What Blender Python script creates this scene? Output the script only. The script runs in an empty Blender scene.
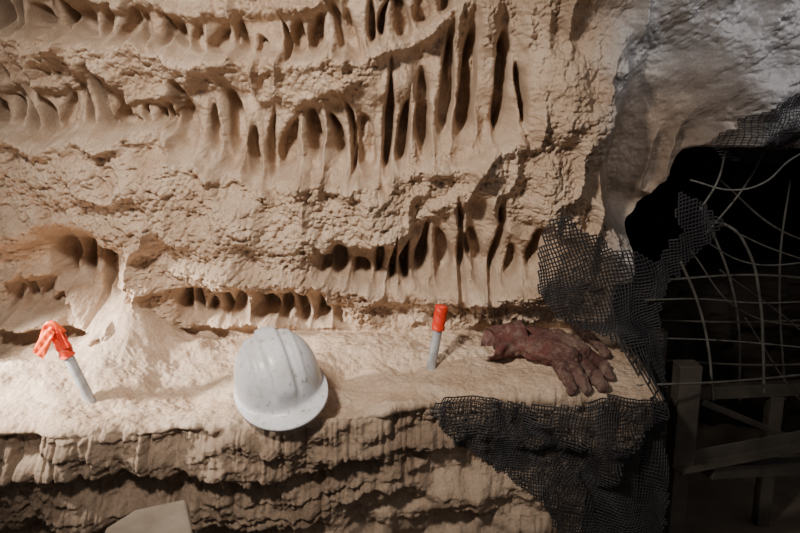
import bpy, math, random, bmesh
import numpy as np
from mathutils import Vector, Matrix, Euler
random.seed(31); rng=np.random.RandomState(7)
TH=math.radians(12); F=720.0; CAM=Vector((0,0,1.6)); YW=2.31
def ray(u,v):
    a=(u-400)/F; b=-(v-266.5)/F
    return Vector((a, math.cos(TH)+b*math.sin(TH), -math.sin(TH)+b*math.cos(TH)))
def P(u,v,y=YW):
    d=ray(u,v); return CAM+d*(y/d.y)
def XZ(u,v,y=YW):
    p=P(u,v,y); return p.x,p.z
# ---------------- noise -----------------
def _h(ix,iy,iz,s):
    h=(ix*374761393+iy*668265263+iz*2147483647+s*974634777)&0xffffffff
    h=((h^(h>>13))*1274126177)&0xffffffff
    h=h^(h>>16)
    return (h&0xffff)/65535.0
def vnoise(x,y,z,s=0):
    ix=np.floor(x).astype(np.int64); iy=np.floor(y).astype(np.int64); iz=np.floor(z).astype(np.int64)
    fx=x-ix; fy=y-iy; fz=z-iz
    fx=fx*fx*fx*(fx*(fx*6-15)+10); fy=fy*fy*fy*(fy*(fy*6-15)+10); fz=fz*fz*fz*(fz*(fz*6-15)+10)
    r=0
    for dx in (0,1):
        wx=fx if dx else 1-fx
        for dy in (0,1):
            wy=fy if dy else 1-fy
            for dz in (0,1):
                wz=fz if dz else 1-fz
                r=r+wx*wy*wz*_h(ix+dx,iy+dy,iz+dz,s)
    return r*2-1
def fbm(x,y,z,s=0,o=3):
    a=1;r=0
    for i in range(o):
        r=r+a*vnoise(x*2**i,y*2**i,z*2**i,s+i*17); a*=0.5
    return r
def worley(x,y,s=0):
    ix=np.floor(x).astype(np.int64); iy=np.floor(y).astype(np.int64)
    best=np.full(x.shape,9.0)
    for dx in (-1,0,1):
        for dy in (-1,0,1):
            cx=ix+dx; cy=iy+dy
            px=cx+_h(cx,cy,cx*0,s+1); py=cy+_h(cx,cy,cx*0,s+2)
            best=np.minimum(best,(x-px)**2+(y-py)**2)
    return np.sqrt(best)
def S(t):
    t=np.clip(t,0,1); return t*t*(3-2*t)
# ---------------- materials -----------------
def newmat(name):
    m=bpy.data.materials.new(name); m.use_nodes=True
    nt=m.node_tree; return m,nt,nt.nodes['Principled BSDF']
def mixrgb(nt,fac,a,b,blend='MIX'):
    n=nt.nodes.new('ShaderNodeMix'); n.data_type='RGBA'; n.blend_type=blend
    for sock,val in ((n.inputs[0],fac),(n.inputs[6],a),(n.inputs[7],b)):
        if isinstance(val,bpy.types.NodeSocket): nt.links.new(val,sock)
        elif isinstance(val,(int,float)): sock.default_value=val
        else: sock.default_value=(*val,1)
    return n.outputs[2]
def noise(nt,scale,detail=6,rough=0.6,vec=None):
    n=nt.nodes.new('ShaderNodeTexNoise'); n.inputs['Scale'].default_value=scale
    n.inputs['Detail'].default_value=detail; n.inputs['Roughness'].default_value=rough
    if vec is None:
        tc=nt.nodes.new('ShaderNodeTexCoord'); vec=tc.outputs['Object']
    nt.links.new(vec,n.inputs['Vector']); return n.outputs['Fac']
def ramp(nt,f,a,b):
    n=nt.nodes.new('ShaderNodeMapRange'); n.inputs[1].default_value=a; n.inputs[2].default_value=b
    nt.links.new(f,n.inputs[0]); return n.outputs[0]
def bump(nt,bs,h,st,dist):
    n=nt.nodes.new('ShaderNodeBump'); n.inputs['Strength'].default_value=st; n.inputs['Distance'].default_value=dist
    nt.links.new(h,n.inputs['Height']); nt.links.new(n.outputs[0],bs.inputs['Normal'])
def simple(name,c1,c2,scale=20,rough=0.7,metal=0.0,bs_=0.3,bd=0.002):
    m,nt,b=newmat(name)
    f=ramp(nt,noise(nt,scale),0.35,0.65)
    nt.links.new(mixrgb(nt,f,c1,c2),b.inputs['Base Color'])
    b.inputs['Roughness'].default_value=rough; b.inputs['Metallic'].default_value=metal
    bump(nt,b,noise(nt,scale*6),bs_,bd); return m

mrock,nt,b=newmat('sprayed_rock')
at=nt.nodes.new('ShaderNodeAttribute'); at.attribute_name='zone'
sep=nt.nodes.new('ShaderNodeSeparateColor'); nt.links.new(at.outputs['Color'],sep.inputs[0])
f1=ramp(nt,noise(nt,7,8,0.65),0.35,0.65)
sand=mixrgb(nt,f1,(0.51,0.365,0.255),(0.70,0.55,0.42))
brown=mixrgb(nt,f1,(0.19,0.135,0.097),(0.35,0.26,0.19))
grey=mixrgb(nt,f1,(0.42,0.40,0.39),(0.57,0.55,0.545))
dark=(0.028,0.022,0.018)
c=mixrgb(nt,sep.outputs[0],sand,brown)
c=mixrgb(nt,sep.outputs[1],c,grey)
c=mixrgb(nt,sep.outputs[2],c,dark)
sp=ramp(nt,noise(nt,120,3,0.6),0.3,0.7)
c=mixrgb(nt,sp,mixrgb(nt,1.0,c,(0.78,0.75,0.73),'MULTIPLY'),c)
nt.links.new(c,b.inputs['Base Color']); b.inputs['Roughness'].default_value=0.95
b.inputs['Specular IOR Level'].default_value=0.15
bump(nt,b,noise(nt,170,6,0.7),0.9,0.006)

# ---------------- rock wall -----------------
def seg(a,b,st): return list(np.arange(a,b,st))
xs=np.array(seg(-2.1,-1.38,0.012)+seg(-1.38,1.0,0.0021)+seg(1.0,1.42,0.003)+seg(1.42,2.5,0.015))
prof=[]
def line(p,q,st):
    p=np.array(p);q=np.array(q);n=max(2,int(np.linalg.norm(q[:2]-p[:2])/st))
    for i in range(n): prof.append(p+(q-p)*i/n)
line((1.80,-0.05,1),(1.80,0.42,1),0.012)
line((1.80,0.42,1),(1.75,0.79,1),0.0024)
line((1.75,0.79,1),(2.37,0.860,0),0.0030)
line((2.37,0.860,0),(2.27,2.02,0),0.0021)
line((2.27,2.02,0),(2.10,2.9,0),0.014)
prof=np.array(prof)
k=np.exp(-0.5*(np.arange(-24,25)/7.0)**2);k/=k.sum()
pp=np.pad(prof,((24,24),(0,0)),mode='edge')
sm=np.stack([np.convolve(pp[:,i],k,'valid') for i in range(3)],1)
prof=np.where((prof[:,1:2]>0.5)&(prof[:,1:2]<1.9),sm,prof)
t=np.gradient(prof[:,:2],axis=0); t/=np.linalg.norm(t,axis=1)[:,None]
ny=-t[:,1]; nz=t[:,0]
M=len(prof);N=len(xs)
X=np.tile(xs,(M,1)); Y=np.tile(prof[:,0:1],(1,N)); Z=np.tile(prof[:,1:2],(1,N)); WE=np.tile(prof[:,2:3],(1,N))
NY=np.tile(ny[:,None],(1,N)); NZ=np.tile(nz[:,None],(1,N))
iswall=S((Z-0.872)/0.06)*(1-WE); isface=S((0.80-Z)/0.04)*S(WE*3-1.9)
isledge=np.clip(1-iswall-isface,0,1)
eo=np.interp(xs,[-1.6,-0.9,-0.25,-0.05,0.10,0.5,1.2],[0.0,-0.01,0.03,0.10,0.18,0.2,0.2])+0.02*vnoise(xs*7,xs*0,xs*0,3)+0.012*vnoise(xs*25,xs*0,xs*0,4)
Y=Y+WE*eo[None,:]
D=np.zeros((M,N))
O=Y*0
wx=X+0.014*vnoise(X*12,O+1,Z*9,11)+0.003*vnoise(X*45,O,Z*40,12)
wz=Z+0.012*vnoise(X*12,O+5,Z*12,13)+0.003*vnoise(X*40,O,Z*45,14)
D+=iswall*(0.040*fbm(X*4,O,Z*5,21,3))
POP=iswall*1.0+isledge*0.06+isface*0.12
def gauss(u,v,su,sv,amp,y=YW):
    global D
    cx,cz=XZ(u,v,y); sx=su/345.0; sz=sv/345.0
    D+=amp*np.exp(-0.5*(((wx-cx)/sx)**2+((wz-cz)/sz)**2))*iswall
for a in [(60,165,120,28,0.08),(180,195,60,32,0.12),(150,60,120,12,0.05),(40,55,70,14,0.05),(300,80,90,12,0.05),(420,15,70,12,.03),
          (300,208,30,28,0.12),(372,208,22,26,0.11),(240,212,20,28,.07),(480,172,46,12,0.06),(550,60,22,60,0.05),(550,170,22,40,0.05),(390,238,30,16,0.05),
          (150,285,22,30,0.10),(128,325,24,24,0.17),(215,265,45,12,0.12),(290,275,40,11,0.11),(270,240,70,18,0.06),(400,298,70,12,0.08),(500,293,50,13,0.09),
          (60,262,40,32,-0.14),(110,225,60,14,0.09),(10,235,30,14,0.06),(30,325,60,8,.06),(560,240,24,50,0.05)]:
    gauss(*a)
lob=np.abs(vnoise(wx*15,O,wz*7,401))
D+=iswall*(0.045*(1-lob*1.6)-0.02)*S(fbm(X*4,O,Z*4,402,2)+0.8)
rows=[
 ([(-60,-15,34),(0,-12,32),(60,-8,34),(100,6,42),(160,14,46),(200,20,58),(250,22,60),(300,16,58),(350,0,52),(400,-14,42),(450,-25,12)],18,0.085,.36),
 ([(-60,84,128),(0,86,128),(60,88,134),(100,72,132),(132,82,128)],19,0.08,.36),
 ([(134,98,124),(190,100,128)],11,0.04,.36),
 ([(176,82,150),(220,76,164),(260,90,172),(300,102,174),(345,90,174),(375,64,172),(410,38,166),(450,34,162),(480,32,158),(524,42,130)],20.5,0.11,.36),
 ([(318,244,278),(360,246,282),(400,228,284),(430,212,284),(470,186,284),(500,206,288),(554,228,278)],19.5,0.095,.36),
 ([(178,284,322),(244,286,320)],14,0.06,.37),
 ([(258,290,322),(305,286,328),(338,304,330)],19,0.06,.37),
 ([(40,226,285),(85,224,308),(124,240,304)],22,0.09,.38),
 ([(2,284,312),(60,280,314)],15,0.045,.37)]
HOLE=np.zeros((M,N))
for ri,(pts,sp_,R,hw) in enumerate(rows):
    tx=[];zt=[];zb=[]
    for (u,vt,vb) in pts:
        x_,z1=XZ(u,vt); _,z2=XZ(u,vb); tx.append(x_);zt.append(z1);zb.append(z2)
    i0=np.searchsorted(xs,tx[0]-0.05); i1=np.searchsorted(xs,tx[-1]+0.05)
    sl=(slice(None),slice(i0,i1))
    lx=wx[sl]*0.40+X[sl]*0.60; lz=wz[sl]*0.8+Z[sl]*0.2
    big=min(1.0,R/0.08)
    top=np.interp(lx,tx,zt)+0.014*vnoise(lx*28,lx*0,lx*0,500+ri)*big+0.005; bot=np.interp(lx,tx,zb)+0.016*vnoise(lx*24,lx*0,lx*0,520+ri)*big; h=(top-bot)/2; zc=(top+bot)/2
    endf=S((lx-tx[0]+0.02)/0.03)*S((tx[-1]-lx+0.02)/0.03)
    wl=iswall[sl]
    band=np.clip(1-np.abs((lz-zc)/(h*1.05))**4,0,1)*(np.abs((lz-zc)/(h*1.05))<1)
    am=0.65+0.6*vnoise(lx*14,lz*0,lx*0,540+ri)
    dd=endf*(0.030*np.exp(-((lz-top-0.010)/0.020)**2)*am+0.052*np.exp(-((lz-bot+0.020)/0.024)**2)*(0.8+0.3*am))-0.012*endf*band
    cut=np.zeros(lx.shape); groove=np.zeros(lx.shape)
    sp=sp_/340.0; x=tx[0]+sp*0.3
    while x<tx[-1]-sp*0.15:
        zt_=float(np.interp(x,tx,zt)); zb_=float(np.interp(x,tx,zb)); H0=zt_-zb_
        ztt=zt_-H0*random.uniform(-0.12,0.30); zbb=zb_+H0*random.uniform(-0.12,0.20)
        if random.random()<0.12: ztt=zt_-H0*random.uniform(0.35,0.5)
        hc=(ztt-zbb)/2; zcc=(ztt+zbb)/2
        step=random.uniform(0.6,1.5)
        w0=sp*hw*step*random.uniform(0.80,1.12); slant=random.uniform(-0.32,0.32)*sp; curve=random.uniform(-0.26,0.26)*sp
        tt=(lz-zcc)/hc
        cx=x+slant*tt+curve*(1-tt*tt)
        ex=random.uniform(-0.55,0.05)
        ww=w0*(1+ex*tt)
        f=np.sqrt(((lx-cx)/ww)**2+np.abs(tt)**2.6)
        cut=np.maximum(cut,S((1.03-f)/0.40)*random.uniform(0.6,1.15))
        groove=np.maximum(groove,np.clip((1.8-f)/0.9,0,1)**2)
        x+=sp*(0.5+0.5*step)
        if random.random()<0.10: x+=sp*0.5
    D[sl]+=wl*(dd-R*cut-0.026*groove*endf*min(1,R/0.06))
    HOLE[sl]=np.maximum(HOLE[sl],endf*np.maximum(S((0.92-np.abs((lz-zc)/h))/0.3)*0.8,S(groove*2.0)*0.85))
POP*=(1-0.9*HOLE)
cx,cz=XZ(655,150); rr0=np.sqrt(((X-cx)/(64/345))**2+((Z-cz)/(100/345))**2)
xg=XZ(603,50)[0]
gz=S((X-xg+0.12*np.clip(Z-1.7,-0.3,0.5)+0.05*fbm(X*6,O,Z*6,150,2)+0.05)/0.14)*iswall
POP*=(1-0.9*S((1.15-rr0+0.15*fbm(X*8,O,Z*8,155,2))/0.3))*(1-0.2*gz)
n0=np.sqrt(np.clip(1-(worley(wx/0.056,wz/0.046+Y*20,5)/0.9)**2,0,1))
n1=np.sqrt(np.clip(1-(worley(wx/0.023,wz/0.022+Y*30,1)/0.82)**2,0,1))
n2=np.sqrt(np.clip(1-(worley(X/0.011,Z/0.011+Y*60,2)/0.80)**2,0,1))
pm=S((fbm(X*6,Y*6,Z*6,77,2)+1.0)/0.9)
fine=fbm(X*95,Y*95,Z*95,91,2)
D+=POP*(0.5+0.5*pm)*(0.020*n0+0.014*n1+0.012*n2*(0.55+0.45*n1)+0.005*fine)
D+=0.0035*fbm(X*38,Y*38,Z*38,95,3)*(1-0.4*HOLE)*(1-0.5*isledge)+0.0012*fine
led=isledge
D+=led*(0.018*fbm(X*6,Y*8,Z*0,61,2)+0.004*fbm(X*26,Y*26,Z*0,64,3))
def gl(u,v,y,sx,sy,amp):
    global D
    p=P(u,v,y); D+=amp*np.exp(-0.5*(((X-p.x)/sx)**2+((Y-p.y)/sy)**2))*np.clip(led+0.3*iswall,0,1)
gl(132,345,2.24,0.085,0.12,0.14); gl(30,380,2.02,0.13,0.08,0.05); gl(275,380,2.04,0.06,0.05,0.045)
gl(190,390,1.96,0.12,0.09,-0.045); gl(370,385,2.0,0.09,0.06,-0.03); gl(430,385,2.02,0.1,0.04,0.02); gl(545,360,2.12,0.14,0.10,0.03)
zz=Z+0.03*vnoise(X*2.6,O,Z*2,101)+0.010*vnoise(X*14,O,Z*10,102)+0.006*vnoise(X*40,O,Z*30,112)
def saw(a):
    f=a-np.floor(a); return S(f/0.3)*(1-f)**0.8
lay=0.060*saw((zz-0.775)/0.155+1.0)+0.018*saw(zz/0.047)*S(fbm(X*3,O,Z*6,113,2)+0.6)
drip=0.020*np.abs(vnoise(X*34,O,Z*7,103))+0.010*np.abs(vnoise(X*75,O,Z*16,104))+0.014*fbm(X*16,O,Z*22,114,4)
xl,_=XZ(330,500,1.78)
lowm=S((X-(xl+0.35*(Z-0.52)/0.16))/0.05)*S((0.70-Z)/0.03+0.3)
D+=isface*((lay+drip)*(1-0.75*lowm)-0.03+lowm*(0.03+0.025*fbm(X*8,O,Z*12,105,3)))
D+=isface*0.025*fbm(X*5,O,Z*8,106,3)
Y3=Y+NY*D; Z3=Z+NZ*D
def ell(u,v,ru,rv,soft):
    cx,cz=XZ(u,v); rr=np.sqrt(((X-cx)/(ru/345))**2+((Z-cz)/(rv/345))**2)+0.12*fbm(X*5,O,Z*5,160,2); return 1-S((rr-1+soft)/(2*soft))
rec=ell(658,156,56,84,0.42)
rec2=ell(640,75,40,50,0.6)
cx,cz=XZ(755,20,2.15)
over=np.exp(-0.5*(((X-cx)/0.22)**2+((Z-cz)/0.27)**2))
crease=np.clip(fbm(X*6+Z*3,O,Z*5-X*2,131,3),-1,1)
tx=[];tz=[]
for (u,v) in [(720,150),(712,185),(690,215),(668,235),(655,260),(640,300),(640,390),(605,425),(575,480),(560,533),(560,620)]:
    a_,b_=XZ(u,v,2.12); tx.append(a_);tz.append(b_)
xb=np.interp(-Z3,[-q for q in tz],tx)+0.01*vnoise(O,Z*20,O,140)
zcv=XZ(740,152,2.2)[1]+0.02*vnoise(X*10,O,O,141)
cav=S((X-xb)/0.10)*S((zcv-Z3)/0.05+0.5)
recc=rec*0.7+0.3*rec*rec
yo=0.24*recc*(1-cav)+0.04*rec2-0.34*over*iswall*(1-cav)+gz*0.09*crease*(1-rec)
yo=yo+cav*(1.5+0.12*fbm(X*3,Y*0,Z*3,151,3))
Y3=Y3+yo
print('grid',M,N,M*N)
co=np.stack([X,Y3,Z3],-1).reshape(-1,3).astype(np.float32)
idx=np.arange(M*N).reshape(M,N)
q=np.stack([idx[:-1,:-1],idx[:-1,1:],idx[1:,1:],idx[1:,:-1]],-1).reshape(-1,4)
me=bpy.data.meshes.new('wall_back'); me.vertices.add(M*N); me.vertices.foreach_set('co',co.ravel())
nf=len(q); me.loops.add(nf*4); me.loops.foreach_set('vertex_index',q.ravel().astype(np.int32))
me.polygons.add(nf); me.polygons.foreach_set('loop_start',np.arange(0,nf*4,4,dtype=np.int32)); me.polygons.foreach_set('loop_total',np.full(nf,4,dtype=np.int32))
me.update(calc_edges=True); me.polygons.foreach_set('use_smooth',np.ones(nf,dtype=bool))
ca=me.color_attributes.new('zone','FLOAT_COLOR','POINT')
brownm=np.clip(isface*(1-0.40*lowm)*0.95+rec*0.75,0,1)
greym=np.clip(gz*(1-0.95*rec),0,1)
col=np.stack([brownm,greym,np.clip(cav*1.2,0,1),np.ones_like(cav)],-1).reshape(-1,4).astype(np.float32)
ca.data.foreach_set('color',col.ravel())
me.materials.append(mrock)
wall=bpy.data.objects.new('wall_back',me); bpy.context.collection.objects.link(wall)
bpy.context.view_layer.update()
dg=bpy.context.evaluated_depsgraph_get()
def hit(u,v):
    ok,l,n,i=wall.ray_cast(CAM,ray(u,v).normalized()); return l if ok else P(u,v)
def ground(x,y):
    ok,l,n,i=wall.ray_cast(Vector((x,y,1.10)),Vector((0,0,-1))); return l.z if ok else 0.8
def wally(x,z):
    ok,l,n,i=wall.ray_cast(Vector((x,1.0,z)),Vector((0,1,0))); return l.y if ok else 9

def mk(name,verts,faces,mat,smooth=True,parent=None):
    m=bpy.data.meshes.new(name); m.from_pydata([tuple(v) for v in verts],[],faces); m.update()
    if smooth:
        for p in m.polygons: p.use_smooth=True
    if mat: m.materials.append(mat)
    o=bpy.data.objects.new(name,m); bpy.context.collection.objects.link(o)
    if parent: o.parent=parent
    return o
def empty(name,loc=(0,0,0)):
    e=bpy.data.objects.new(name,None); e.location=loc; bpy.context.collection.objects.link(e); return e
def tube(name,pts,r,mat,parent=None,res=4):
    cu=bpy.data.curves.new(name,'CURVE'); cu.dimensions='3D'; cu.bevel_depth=r; cu.bevel_resolution=res; cu.use_fill_caps=True
    s=cu.splines.new('BEZIER'); s.bezier_points.add(len(pts)-1)
    for bp,p in zip(s.bezier_points,pts):
        bp.co=p; bp.handle_left_type=bp.handle_right_type='AUTO'
    cu.materials.append(mat)
    o=bpy.data.objects.new(name,cu); bpy.context.collection.objects.link(o)
    if parent: o.parent=parent
    return o
mfl=simple('dirt_floor',(0.10,0.075,0.055),(0.17,0.13,0.095),5,0.95)
mk('floor',[(-3,-2.5,0),(3,-2.5,0),(3,4.2,0),(-3,4.2,0)],[(0,1,2,3)],mfl,False)

# ---------------- hard hat -----------------
mh,nt,b=newmat('white_plastic')
f=ramp(nt,noise(nt,14,8,0.7),0.48,0.70)
c=mixrgb(nt,f,(0.68,0.68,0.72),(0.54,0.51,0.46))
f2=ramp(nt,noise(nt,60,4,0.7),0.58,0.68)
c=mixrgb(nt,f2,c,(0.34,0.31,0.27))
nt.links.new(c,b.inputs['Base Color']); b.inputs['Roughness'].default_value=0.34
bump(nt,b,noise(nt,150),0.08,0.001)
verts=[];faces=[];A=128
rings=[]
a_,b_,hh=0.118,0.132,0.156
for i in range(1,34): rings.append(('d',(math.pi/2)*i/33))
for e in (0.15,0.45,0.75,0.95,1.0,1.0): rings.append(('b',e))
def hatpt(kind,val,th,ri):
    cx,sy=math.cos(th),math.sin(th)
    if kind=='d':
        r=math.sin(val)**0.84; z=hh*math.cos(val)**0.90 if val<math.pi/2-1e-6 else 0
        x=a_*r*cx; y=b_*r*sy; ax=abs(x); s=0
        crest=1/(1+math.exp((ax-0.026)/0.0014)); fade=min(1,max(0,(z-0.022)/0.03))
        s+=0.0075*crest*fade
        s-=0.004*math.exp(-((ax-0.036)/0.006)**2)*fade
        s+=math.exp(-((ax-0.060)/0.0035)**2)*0.004*min(1,max(0,(z-0.045)/0.02))
        nrm=Vector((x/a_**2,y/b_**2,z/hh**2)).normalized()
        return Vector((x,y,z))+nrm*s
    front=max(0,-sy)
    w=0.009+0.038*front**2.0+0.004*max(0,sy)
    dr=w*val; z=-0.004-0.012*val*front-0.006*val
    if ri==len(rings)-1: z-=0.008
    L=Vector((cx/a_,sy/b_)).normalized()
    return Vector((a_*cx+L.x*dr,b_*sy+L.y*dr,z+0.014*val*front*(cx*cx)))
verts.append(Vector((0,0,hh+0.0075)))
for ri,(k_,v_) in enumerate(rings):
    for j in range(A): verts.append(hatpt(k_,v_,2*math.pi*j/A,ri))
for j in range(A): faces.append((0,1+j,1+(j+1)%A))
for ri in range(len(rings)-1):
    for j in range(A):
        a0=1+ri*A+j; a1=1+ri*A+(j+1)%A; faces.append((a0,a0+A,a1+A,a1))
hat=empty('hard_hat')
shell=mk('shell',verts,faces,mh,True,hat)
sd=shell.modifiers.new('s','SOLIDIFY'); sd.thickness=0.0028; sd.offset=-1
msb=simple('sweatband',(0.05,0.05,0.05),(0.09,0.09,0.09),30)
vb=[];fb=[]
for j in range(64):
    th=2*math.pi*j/64
    for z in (0.002,0.035): vb.append((0.104*math.cos(th),0.118*math.sin(th),z))
for j in range(64):
    k2=(j+1)%64; fb.append((2*j,2*k2,2*k2+1,2*j+1))
sb=mk('sweatband',vb,fb,msb,True,hat); sb.modifiers.new('s','SOLIDIFY').thickness=0.002
hat.rotation_euler=(Matrix.Rotation(math.radians(-7),4,'Y')@Matrix.Rotation(math.radians(15),4,'X')@Matrix.Rotation(math.radians(20),4,'Z')).to_euler()
R3=hat.rotation_euler.to_matrix()
c0=P(277,398,1.88)
hat.location=c0-R3@Vector((0,0,0.045))
low=9
for j in range(A):
    w=R3@hatpt('b',1.0,2*math.pi*j/A,len(rings)-1)+hat.location
    low=min(low,w.z-ground(w.x,w.y))
print('hat gap',low)
hat.location.z-=low+0.005

# ---------------- stakes -----------------
malu=simple('galvanised_pipe',(0.30,0.30,0.31),(0.50,0.50,0.51),30,0.5,0.3)
mtape=simple('red_tape',(0.66,0.030,0.010),(0.85,0.06,0.018),25,0.45)
mtape2=simple('orange_flagging',(0.85,0.065,0.012),(0.93,0.13,0.025),18,0.4)
def stake(name,ub,vb_,ut,vt,r,dy,flag):
    base=hit(ub,vb_)
    top=P(ut,vt,base.y+dy); ax=(top-base).normalized(); L=(top-base).length
    e=empty(name,base)
    tube('pipe',[-ax*0.05,ax*L*0.5,ax*L],r,malu,e)
    side=ax.cross(Vector((0,1,0))).normalized(); up2=ax.cross(side).normalized()
    vs=[];fs=[];nr=26;na=28
    for i in range(nr+1):
        tt=i/nr; h=L*(0.62+0.40*tt) if not flag else L*(0.66+0.38*tt)
        for j in range(na):
            th=2*math.pi*j/na
            rr=r*(1.18+0.25*abs(math.sin(tt*9+th*0.5+j*0.2)))+0.0012*math.sin(th*5+i*1.7)
            if i==nr: rr*=0.35
            vs.append(ax*h+(side*math.cos(th)+up2*math.sin(th))*rr)
    for i in range(nr):
        for j in range(na):
            k2=(j+1)%na; fs.append((i*na+j,i*na+k2,(i+1)*na+k2,(i+1)*na+j))
    fs.append(tuple(nr*na+j for j in range(na)))
    mk('tape_wrap',vs,fs,mtape,True,e)
    return e,base,ax,L
e1,b1,ax1,L1=stake('marker_stake',90,400,57,334,0.0145,0.0,True)
def ribbon(pts,w,mat,par,name):
    vs=[];fs=[]
    pts=[Vector(p) for p in pts]; n=24; dense=[]
    for i in range(n+1):
        s=i/n*(len(pts)-1); k_=min(int(s),len(pts)-2); f_=s-k_
        p0=pts[max(k_-1,0)];p1=pts[k_];p2=pts[k_+1];p3=pts[min(k_+2,len(pts)-1)]
        dense.append(0.5*((2*p1)+(-p0+p2)*f_+(2*p0-5*p1+4*p2-p3)*f_*f_+(-p0+3*p1-3*p2+p3)*f_**3))
    for i,p in enumerate(dense):
        tg=(dense[min(i+1,n)]-dense[max(i-1,0)]).normalized(); sd_=tg.cross(Vector((0.2,1,0.1))).normalized()
        for j in range(7):
            o=(j/6-0.5); vs.append(p+sd_*w*o+Vector((0,0.004*math.sin(j*1.9+i*0.5),0)))
    for i in range(n):
        for j in range(6): a0=i*7+j; fs.append((a0,a0+1,a0+8,a0+7))
    o=mk(name,vs,fs,mat,True,par); o.modifiers.new('s','SOLIDIFY').thickness=0.0006
    return o
def loc1(u,v,dy=0): return P(u,v,b1.y+dy)-b1
ribbon([loc1(62,334,-0.02),loc1(52,327,-0.03),loc1(47,334,-0.03),loc1(43,345,-0.03),loc1(38,356,-0.02)],0.036,mtape2,e1,'flagging_tail')
ribbon([loc1(68,348,-0.02),loc1(60,338,-0.025),loc1(53,326,-0.028),loc1(47,332,-0.03)],0.030,mtape,e1,'flagging_loop')
e2,b2,ax2,L2=stake('marker_stake.001',431,368,442,306,0.0145,0.01,False)

# ---------------- glove -----------------
mg,nt,b=newmat('worn_leather')
tc=nt.nodes.new('ShaderNodeTexCoord'); sepx=nt.nodes.new('ShaderNodeSeparateXYZ'); nt.links.new(tc.outputs['Object'],sepx.inputs[0])
fx=ramp(nt,sepx.outputs[0],-0.02,0.07)
c=mixrgb(nt,fx,(0.115,0.036,0.030),(0.150,0.088,0.070))
f=ramp(nt,noise(nt,24,8,0.75),0.46,0.66)
c=mixrgb(nt,f,c,(0.235,0.165,0.13))
f=ramp(nt,noise(nt,11,6,0.75),0.48,0.60)
c=mixrgb(nt,f,c,(0.080,0.030,0.025))
nt.links.new(c,b.inputs['Base Color']); b.inputs['Roughness'].default_value=0.85
bump(nt,b,noise(nt,60,8,0.75),0.7,0.006)
gc=hit(548,362)
gl_=empty('work_glove',gc)
bm=bmesh.new()
def ball(p,r,sq=(1,1,1)):
    m4=Matrix.Translation(p)@Matrix.Diagonal((r*sq[0],r*sq[1],r*sq[2],1))
    bmesh.ops.create_icosphere(bm,subdivisions=2,radius=1,matrix=m4)
def place(u,v,r,lift=0):
    rp=r*350
    h_=hit(u,v+rp*0.75); y=h_.y
    p=P(u,v,y+r*0.2)
    g=ground(p.x,p.y)
    if p.z<g+r*0.7 and g<1.0: p.z=g+r*0.8
    p.z+=lift
    return p
def chain(pts,sq=(1,1,1),st=0.005):
    W=[(place(*pp),pp[2]) for pp in pts]
    for (p,r),(q_,s_) in zip(W[:-1],W[1:]):
        n=max(2,int((q_-p).length/st))
        for i in range(n+1): ball(p.lerp(q_,i/n)-gc,r+(s_-r)*i/n,sq)
chain([(506,345,0.040),(525,346,0.042),(545,351,0.045),(566,359,0.040)],(1.1,1.15,0.9))
chain([(510,335,0.038),(535,337,0.037),(560,342,0.037),(580,351,0.032)],(1.1,1.1,0.95))
F1=[(578,350,0.024),(592,358,0.0215),(602,367,0.020,0.004),(610,377,0.0175)]
F2=[(574,356,0.024),(588,368,0.0225),(597,379,0.0205),(603,389,0.0175)]
F3=[(566,360,0.024),(576,372,0.0225),(583,383,0.0205),(586,393,0.017)]
F4=[(557,360,0.023),(563,371,0.0205),(568,382,0.0185),(571,392,0.016)]
TB=[(548,334,0.024,0.01),(568,333,0.022,0.012),(585,338,0.020,0.012),(600,349,0.018,0.008),(606,356,0.0155,0.004)]
for Fg in (F1,F2,F3,F4,TB): chain(Fg,(1,1,0.95),0.004)
gm=bpy.data.meshes.new('hand'); bm.to_mesh(gm); bm.free()
gm.materials.append(mg)
go=bpy.data.objects.new('hand',gm); bpy.context.collection.objects.link(go); go.parent=gl_
rm=go.modifiers.new('r','REMESH'); rm.mode='VOXEL'; rm.voxel_size=0.0024; rm.use_smooth_shade=True
tex=bpy.data.textures.new('wrinkle','CLOUDS'); tex.noise_scale=0.028; tex.noise_depth=3
tex2=bpy.data.textures.new('creases','STUCCI'); tex2.noise_scale=0.02; tex2.turbulence=8
dm=go.modifiers.new('d','DISPLACE'); dm.texture=tex; dm.strength=0.018; dm.mid_level=0.5; dm.texture_coords='LOCAL'
dm=go.modifiers.new('d2','DISPLACE'); dm.texture=tex2; dm.strength=0.004; dm.mid_level=0.5; dm.texture_coords='LOCAL'
pa=place(524,339,0.040); pb=place(482,347,0.036)
ax=(pb-pa); Lc=ax.length; ax.normalize()
upv=(Vector((0,0,1))-ax*ax.z).normalized(); sv=ax.cross(upv)
vs=[];fs=[];nr=26;na=56
for i in range(nr+1):
    tt=i/nr
    for j in range(na):
        th=2*math.pi*j/na
        wd=0.054+0.026*tt+0.004*math.sin(tt*9); ht=0.053-0.012*tt
        cr=1+0.07*math.sin(3*th+tt*6)+0.04*math.sin(7*th-tt*9)
        l=Lc*tt*(1-0.30*(0.5+0.5*math.sin(th))*tt)
        vs.append(pa-gc+ax*l+sv*math.cos(th)*wd*cr+upv*(math.sin(th)*ht*cr+0.006))
for i in range(nr):
    for j in range(na):
        k2=(j+1)%na; fs.append((i*na+j,i*na+k2,(i+1)*na+k2,(i+1)*na+j))
cf=mk('cuff',vs,fs,mg,True,gl_)
cf.modifiers.new('s','SOLIDIFY').thickness=0.003
dm=cf.modifiers.new('d','DISPLACE'); dm.texture=tex; dm.strength=0.012; dm.mid_level=0.5; dm.texture_coords='LOCAL'

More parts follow.
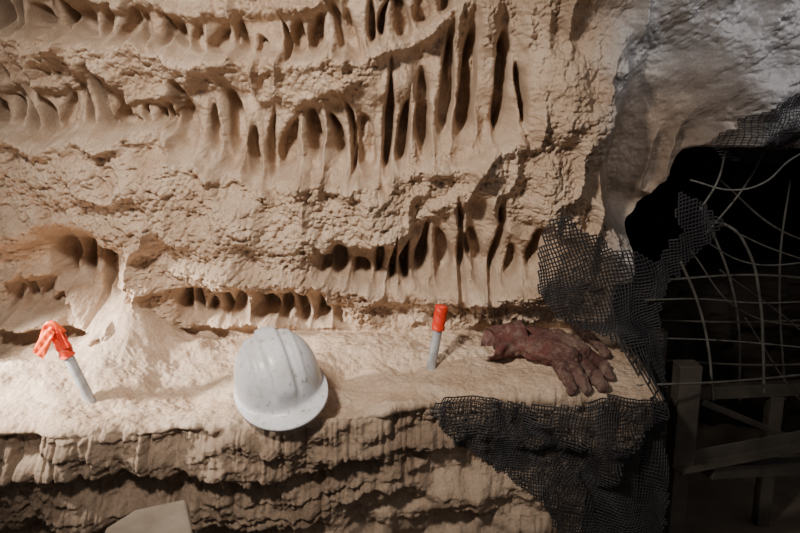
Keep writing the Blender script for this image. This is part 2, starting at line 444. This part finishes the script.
# ---------------- netting -----------------
mn=simple('black_net',(0.014,0.014,0.018),(0.036,0.034,0.036),12,0.7)
def inpoly(x,y,poly):
    c_=False;j=len(poly)-1
    for i in range(len(poly)):
        if (poly[i][1]>y)!=(poly[j][1]>y) and x<(poly[j][0]-poly[i][0])*(y-poly[i][1])/(poly[j][1]-poly[i][1])+poly[i][0]: c_=not c_
        j=i
    return c_
def net(name,polypx,yn,ymax,pitch,rot,off,th,fold=0.012,seed=0):
    poly=[XZ(u,v,yn) for u,v in polypx]
    x0=min(p[0] for p in poly);x1=max(p[0] for p in poly);z0=min(p[1] for p in poly);z1=max(p[1] for p in poly)
    cx_,cz_=(x0+x1)/2,(z0+z1)/2; Rr=math.hypot(x1-x0,z1-z0)/2
    n=int(Rr/pitch)+1; c_,s_=math.cos(rot),math.sin(rot); V={};VI=[];FA=[]
    I,J=np.meshgrid(np.arange(-n,n+1),np.arange(-n,n+1),indexing='ij')
    gx=I*pitch;gz_=J*pitch
    px=cx_+gx*c_-gz_*s_; pz=cz_+gx*s_+gz_*c_
    wxx=px+0.020*vnoise(px*8,pz*8,px*0,seed+1)+0.0018*vnoise(px*60,pz*60,px*0,seed+7); wzz=pz+0.020*vnoise(px*8,pz*8,px*0,seed+2)+0.0018*vnoise(px*60,pz*60,px*0,seed+8)
    yy=np.full(px.shape,np.nan); K=2*n+1; ins=np.zeros((K,K),bool)
    for i in range(K):
        for j in range(K):
            x_,z_=float(wxx[i,j]),float(wzz[i,j])
            if x0-0.05<x_<x1+0.05 and z0-0.05<z_<z1+0.05:
                yy[i,j]=min(wally(x_,z_),ymax)
                ins[i,j]=inpoly(x_+0.004*float(rng.randn()),z_,poly)
    raw=np.nan_to_num(yy,nan=ymax); sm_=raw.copy()
    for _ in range(10):
        p_=np.pad(sm_,1,mode='edge'); sm_=(p_[:-2,1:-1]+p_[2:,1:-1]+p_[1:-1,:-2]+p_[1:-1,2:]+p_[1:-1,1:-1])/5
        sm_=np.minimum(sm_,raw)
    fl=fold*fbm(px*7+pz*3,pz*2,px*0,seed+3,3)
    Yn=sm_-off-np.abs(fl)
    for i in range(K-1):
        for j in range(K-1):
            if ins[i,j] and ins[i+1,j] and ins[i,j+1] and ins[i+1,j+1]:
                ids=[]
                for (a,b2_) in ((i,j),(i+1,j),(i+1,j+1),(i,j+1)):
                    if (a,b2_) not in V:
                        V[(a,b2_)]=len(VI); VI.append((float(wxx[a,b2_]),float(Yn[a,b2_]),float(wzz[a,b2_])))
                    ids.append(V[(a,b2_)])
                FA.append(tuple(ids))
    o=mk(name,VI,FA,mn,False)
    w=o.modifiers.new('w','WIREFRAME'); w.thickness=th; w.use_boundary=True; w.use_even_offset=False
    print(name,len(FA)); return o
net('debris_netting',[(545,222),(572,214),(580,232),(602,236),(612,248),(640,250),(655,262),(668,240),(682,232),(672,215),(676,190),(700,200),(724,222),(716,240),(690,262),(668,285),(660,310),(664,350),(668,402),(640,398),(628,388),(624,350),(608,338),(575,328),(555,318),(538,292),(536,262)],2.18,2.20,0.0108,0.25,0.014,0.0066,0.03,200)
net('debris_netting.001',[(425,401),(480,397),(545,404),(600,396),(630,398),(668,400),(672,470),(668,545),(560,545),(545,505),(500,475),(465,450),(440,425)],1.93,1.98,0.0092,-0.15,0.012,0.0052,0.035,300)
net('debris_netting.002',[(755,118),(775,100),(810,85),(830,170),(760,165),(742,150)],2.05,2.3,0.0085,0.1,0.006,0.0030,0.006,400)

# ---------------- rods -----------------
mrod=simple('dusty_steel_rod',(0.075,0.068,0.058),(0.17,0.158,0.138),30,0.7,0.1)
mrodd=simple('dark_steel_rod',(0.055,0.048,0.040),(0.11,0.097,0.08),30,0.6,0.1)
rods=empty('reinforcing_rods',P(730,300,2.3))
def rod(pts,r,m=mrod):
    tube('rod_%d'%len(rods.children),[P(*p)-rods.location for p in pts],r,m,rods,res=3)
rod([(700,222,2.25),(728,226,2.2),(748,250,2.2),(760,300,2.2),(763,345,2.2),(764,392,2.2)],0.0045)
rod([(681,262,2.15),(697,300,2.18),(708,345,2.2),(713,400,2.2)],0.0042)
rod([(645,300,2.15),(700,299,2.2),(760,303,2.25),(830,300,2.25)],0.0026)
rod([(655,338,2.2),(730,341,2.3),(830,350,2.3)],0.0026)
rod([(606,388,2.02),(650,385,2.02),(720,382,2.1),(830,372,2.3)],0.0036)
rod([(735,232,2.25),(770,248,2.3),(830,268,2.3)],0.0026)
rod([(700,238,2.3),(745,262,2.3),(790,264,2.3),(830,255,2.3)],0.0026)
rod([(690,180,2.3),(735,190,2.3),(765,182,2.3),(790,160,2.3),(830,140,2.3)],0.003)
rod([(726,150,2.35),(718,180,2.35),(700,210,2.35)],0.0035)
for a in [([(765,150,2.5),(742,190,2.4),(705,235,2.4)],.0035),([(745,318,2.4),(800,400,2.5),(830,430,2.5)],.003),([(690,250,2.6),(740,310,2.6),(830,330,2.6)],.003),
          ([(720,270,2.6),(800,330,2.7),(850,380,2.7)],.003),([(650,320,2.7),(740,322,2.7),(850,318,2.7)],.004),([(790,180,2.6),(780,260,2.6),(785,400,2.6)],.004),([(660,360,2.6),(760,365,2.6),(850,362,2.6)],.004),
          ([(700,200,2.8),(735,300,2.8),(740,400,2.8)],.005),([(660,280,2.9),(760,275,2.9),(860,285,2.9)],.005),([(720,180,2.7),(780,230,2.7),(840,250,2.7)],.004)]:
    rod(a[0],a[1],mrodd)
# ---------------- steel frame -----------------
mst=simple('grimy_steel',(0.050,0.042,0.032),(0.095,0.080,0.062),9,0.6,0.1)
fr=empty('steel_frame',P(688,455,2.15))
def angle(name,p,q_,w,t_,upd):
    p=Vector(p);q_=Vector(q_);ax=(q_-p);ax.normalize()
    upd=(Vector(upd)-ax*ax.dot(Vector(upd))).normalized(); sd_=ax.cross(upd)
    sec=[(0,0),(w,0),(w,t_),(t_,t_),(t_,w),(0,w)]
    vs=[pt+sd_*a+upd*b3-fr.location for pt in (p,q_) for a,b3 in sec]
    fs=[(i,(i+1)%6,6+(i+1)%6,6+i) for i in range(6)]+[(5,4,3,2,1,0),(6,7,8,9,10,11)]
    o=mk(name,vs,fs,mst,False,fr); bv=o.modifiers.new('b','BEVEL'); bv.width=0.001
def boxbeam(name,p,q_,w,h,upd=(0,0,1)):
    p=Vector(p);q_=Vector(q_);ax=(q_-p).normalized()
    upd=(Vector(upd)-ax*ax.dot(Vector(upd))).normalized(); sd_=ax.cross(upd)
    vs=[pt+sd_*a*w/2+upd*b3*h/2-fr.location for pt in (p,q_) for a,b3 in ((-1,-1),(1,-1),(1,1),(-1,1))]
    fs=[(i,(i+1)%4,4+(i+1)%4,4+i) for i in range(4)]+[(3,2,1,0),(4,5,6,7)]
    o=mk(name,vs,fs,mst,False,fr); o.modifiers.new('b','BEVEL').width=0.002
pt=P(688,363,2.15)
boxbeam('post',(pt.x,2.15,pt.z),(pt.x,2.15,P(688,462,2.15).z),0.068,0.068,(0,1,0))
pl=P(682,462,2.17)
boxbeam('leg',(pl.x,2.19,0),(pl.x,2.19,pl.z),0.05,0.05,(0,1,0))
angle('beam_upper',P(672,468,2.12),P(840,436,2.3),0.05,0.006,(0,0,1))
boxbeam('beam_lower',P(708,470,2.14),P(840,464,2.35),0.05,0.045)
boxbeam('brace',P(702,402,2.2),P(790,438,2.45),0.012,0.022)
boxbeam('back_rail',P(640,395,2.6),P(860,385,2.6),0.04,0.05)
boxbeam('back_post',P(775,395,2.6),(P(775,395,2.6).x,2.6,0),0.05,0.05,(0,1,0))
boxbeam('back_post_2',(P(655,380,2.5).x,2.5,P(655,330,2.5).z),(P(655,380,2.5).x,2.5,0),0.05,0.05,(0,1,0))
# ---------------- stone block -----------------
msl=simple('pale_stone',(0.34,0.275,0.215),(0.48,0.40,0.32),10,0.9,0,0.7,0.005)
top=[P(106,534,1.45),P(135,516,1.52),P(186,504,1.58),P(192,530,1.45),P(194,560,1.3),P(90,560,1.3)]
zt=P(150,515,1.5).z
top=[Vector((p.x,p.y,zt+0.004*math.sin(i*2))) for i,p in enumerate(top)]
n=len(top)
vs=top+[Vector((p.x,p.y,0)) for p in top]
fs=[tuple(range(n))]+[(i,n+i,n+(i+1)%n,(i+1)%n) for i in range(n)]
sl_=mk('stone_block',vs,fs,msl,False); bv=sl_.modifiers.new('b','BEVEL'); bv.width=0.008; bv.segments=3

# ---------------- lights -----------------
def spot(name,loc,tgt,power,color,ang,blend=0.8,rad=0.05):
    l=bpy.data.lights.new(name,'SPOT'); l.energy=power; l.color=color; l.spot_size=math.radians(ang); l.spot_blend=blend; l.shadow_soft_size=rad
    o=bpy.data.objects.new(name,l); o.location=loc
    o.rotation_euler=(Vector(tgt)-Vector(loc)).to_track_quat('-Z','Y').to_euler(); bpy.context.collection.objects.link(o); return o
spot('key_lamp',(-0.70,0.50,2.42),(-0.27,2.3,1.25),250,(1,0.91,0.80),74,1.0,0.10)
spot('left_lamp',(-1.72,1.60,1.36),(-0.92,2.02,0.84),270,(1,0.94,0.86),46,0.8,0.05)
spot('right_lamp',(0.75,0.5,2.35),(1.02,2.05,1.82),75,(0.96,0.97,1.0),34,0.9,0.08)
w=bpy.data.worlds.new('World'); bpy.context.scene.world=w; w.use_nodes=True
w.node_tree.nodes['Background'].inputs[0].default_value=(1,0.95,0.92,1); w.node_tree.nodes['Background'].inputs[1].default_value=0.18
cd=bpy.data.cameras.new('camera'); cd.lens=F/800*36; cd.sensor_width=36; cd.clip_start=0.01
co_=bpy.data.objects.new('camera',cd); co_.location=CAM; co_.rotation_euler=(math.pi/2-TH,0,0)
bpy.context.collection.objects.link(co_); bpy.context.scene.camera=co_
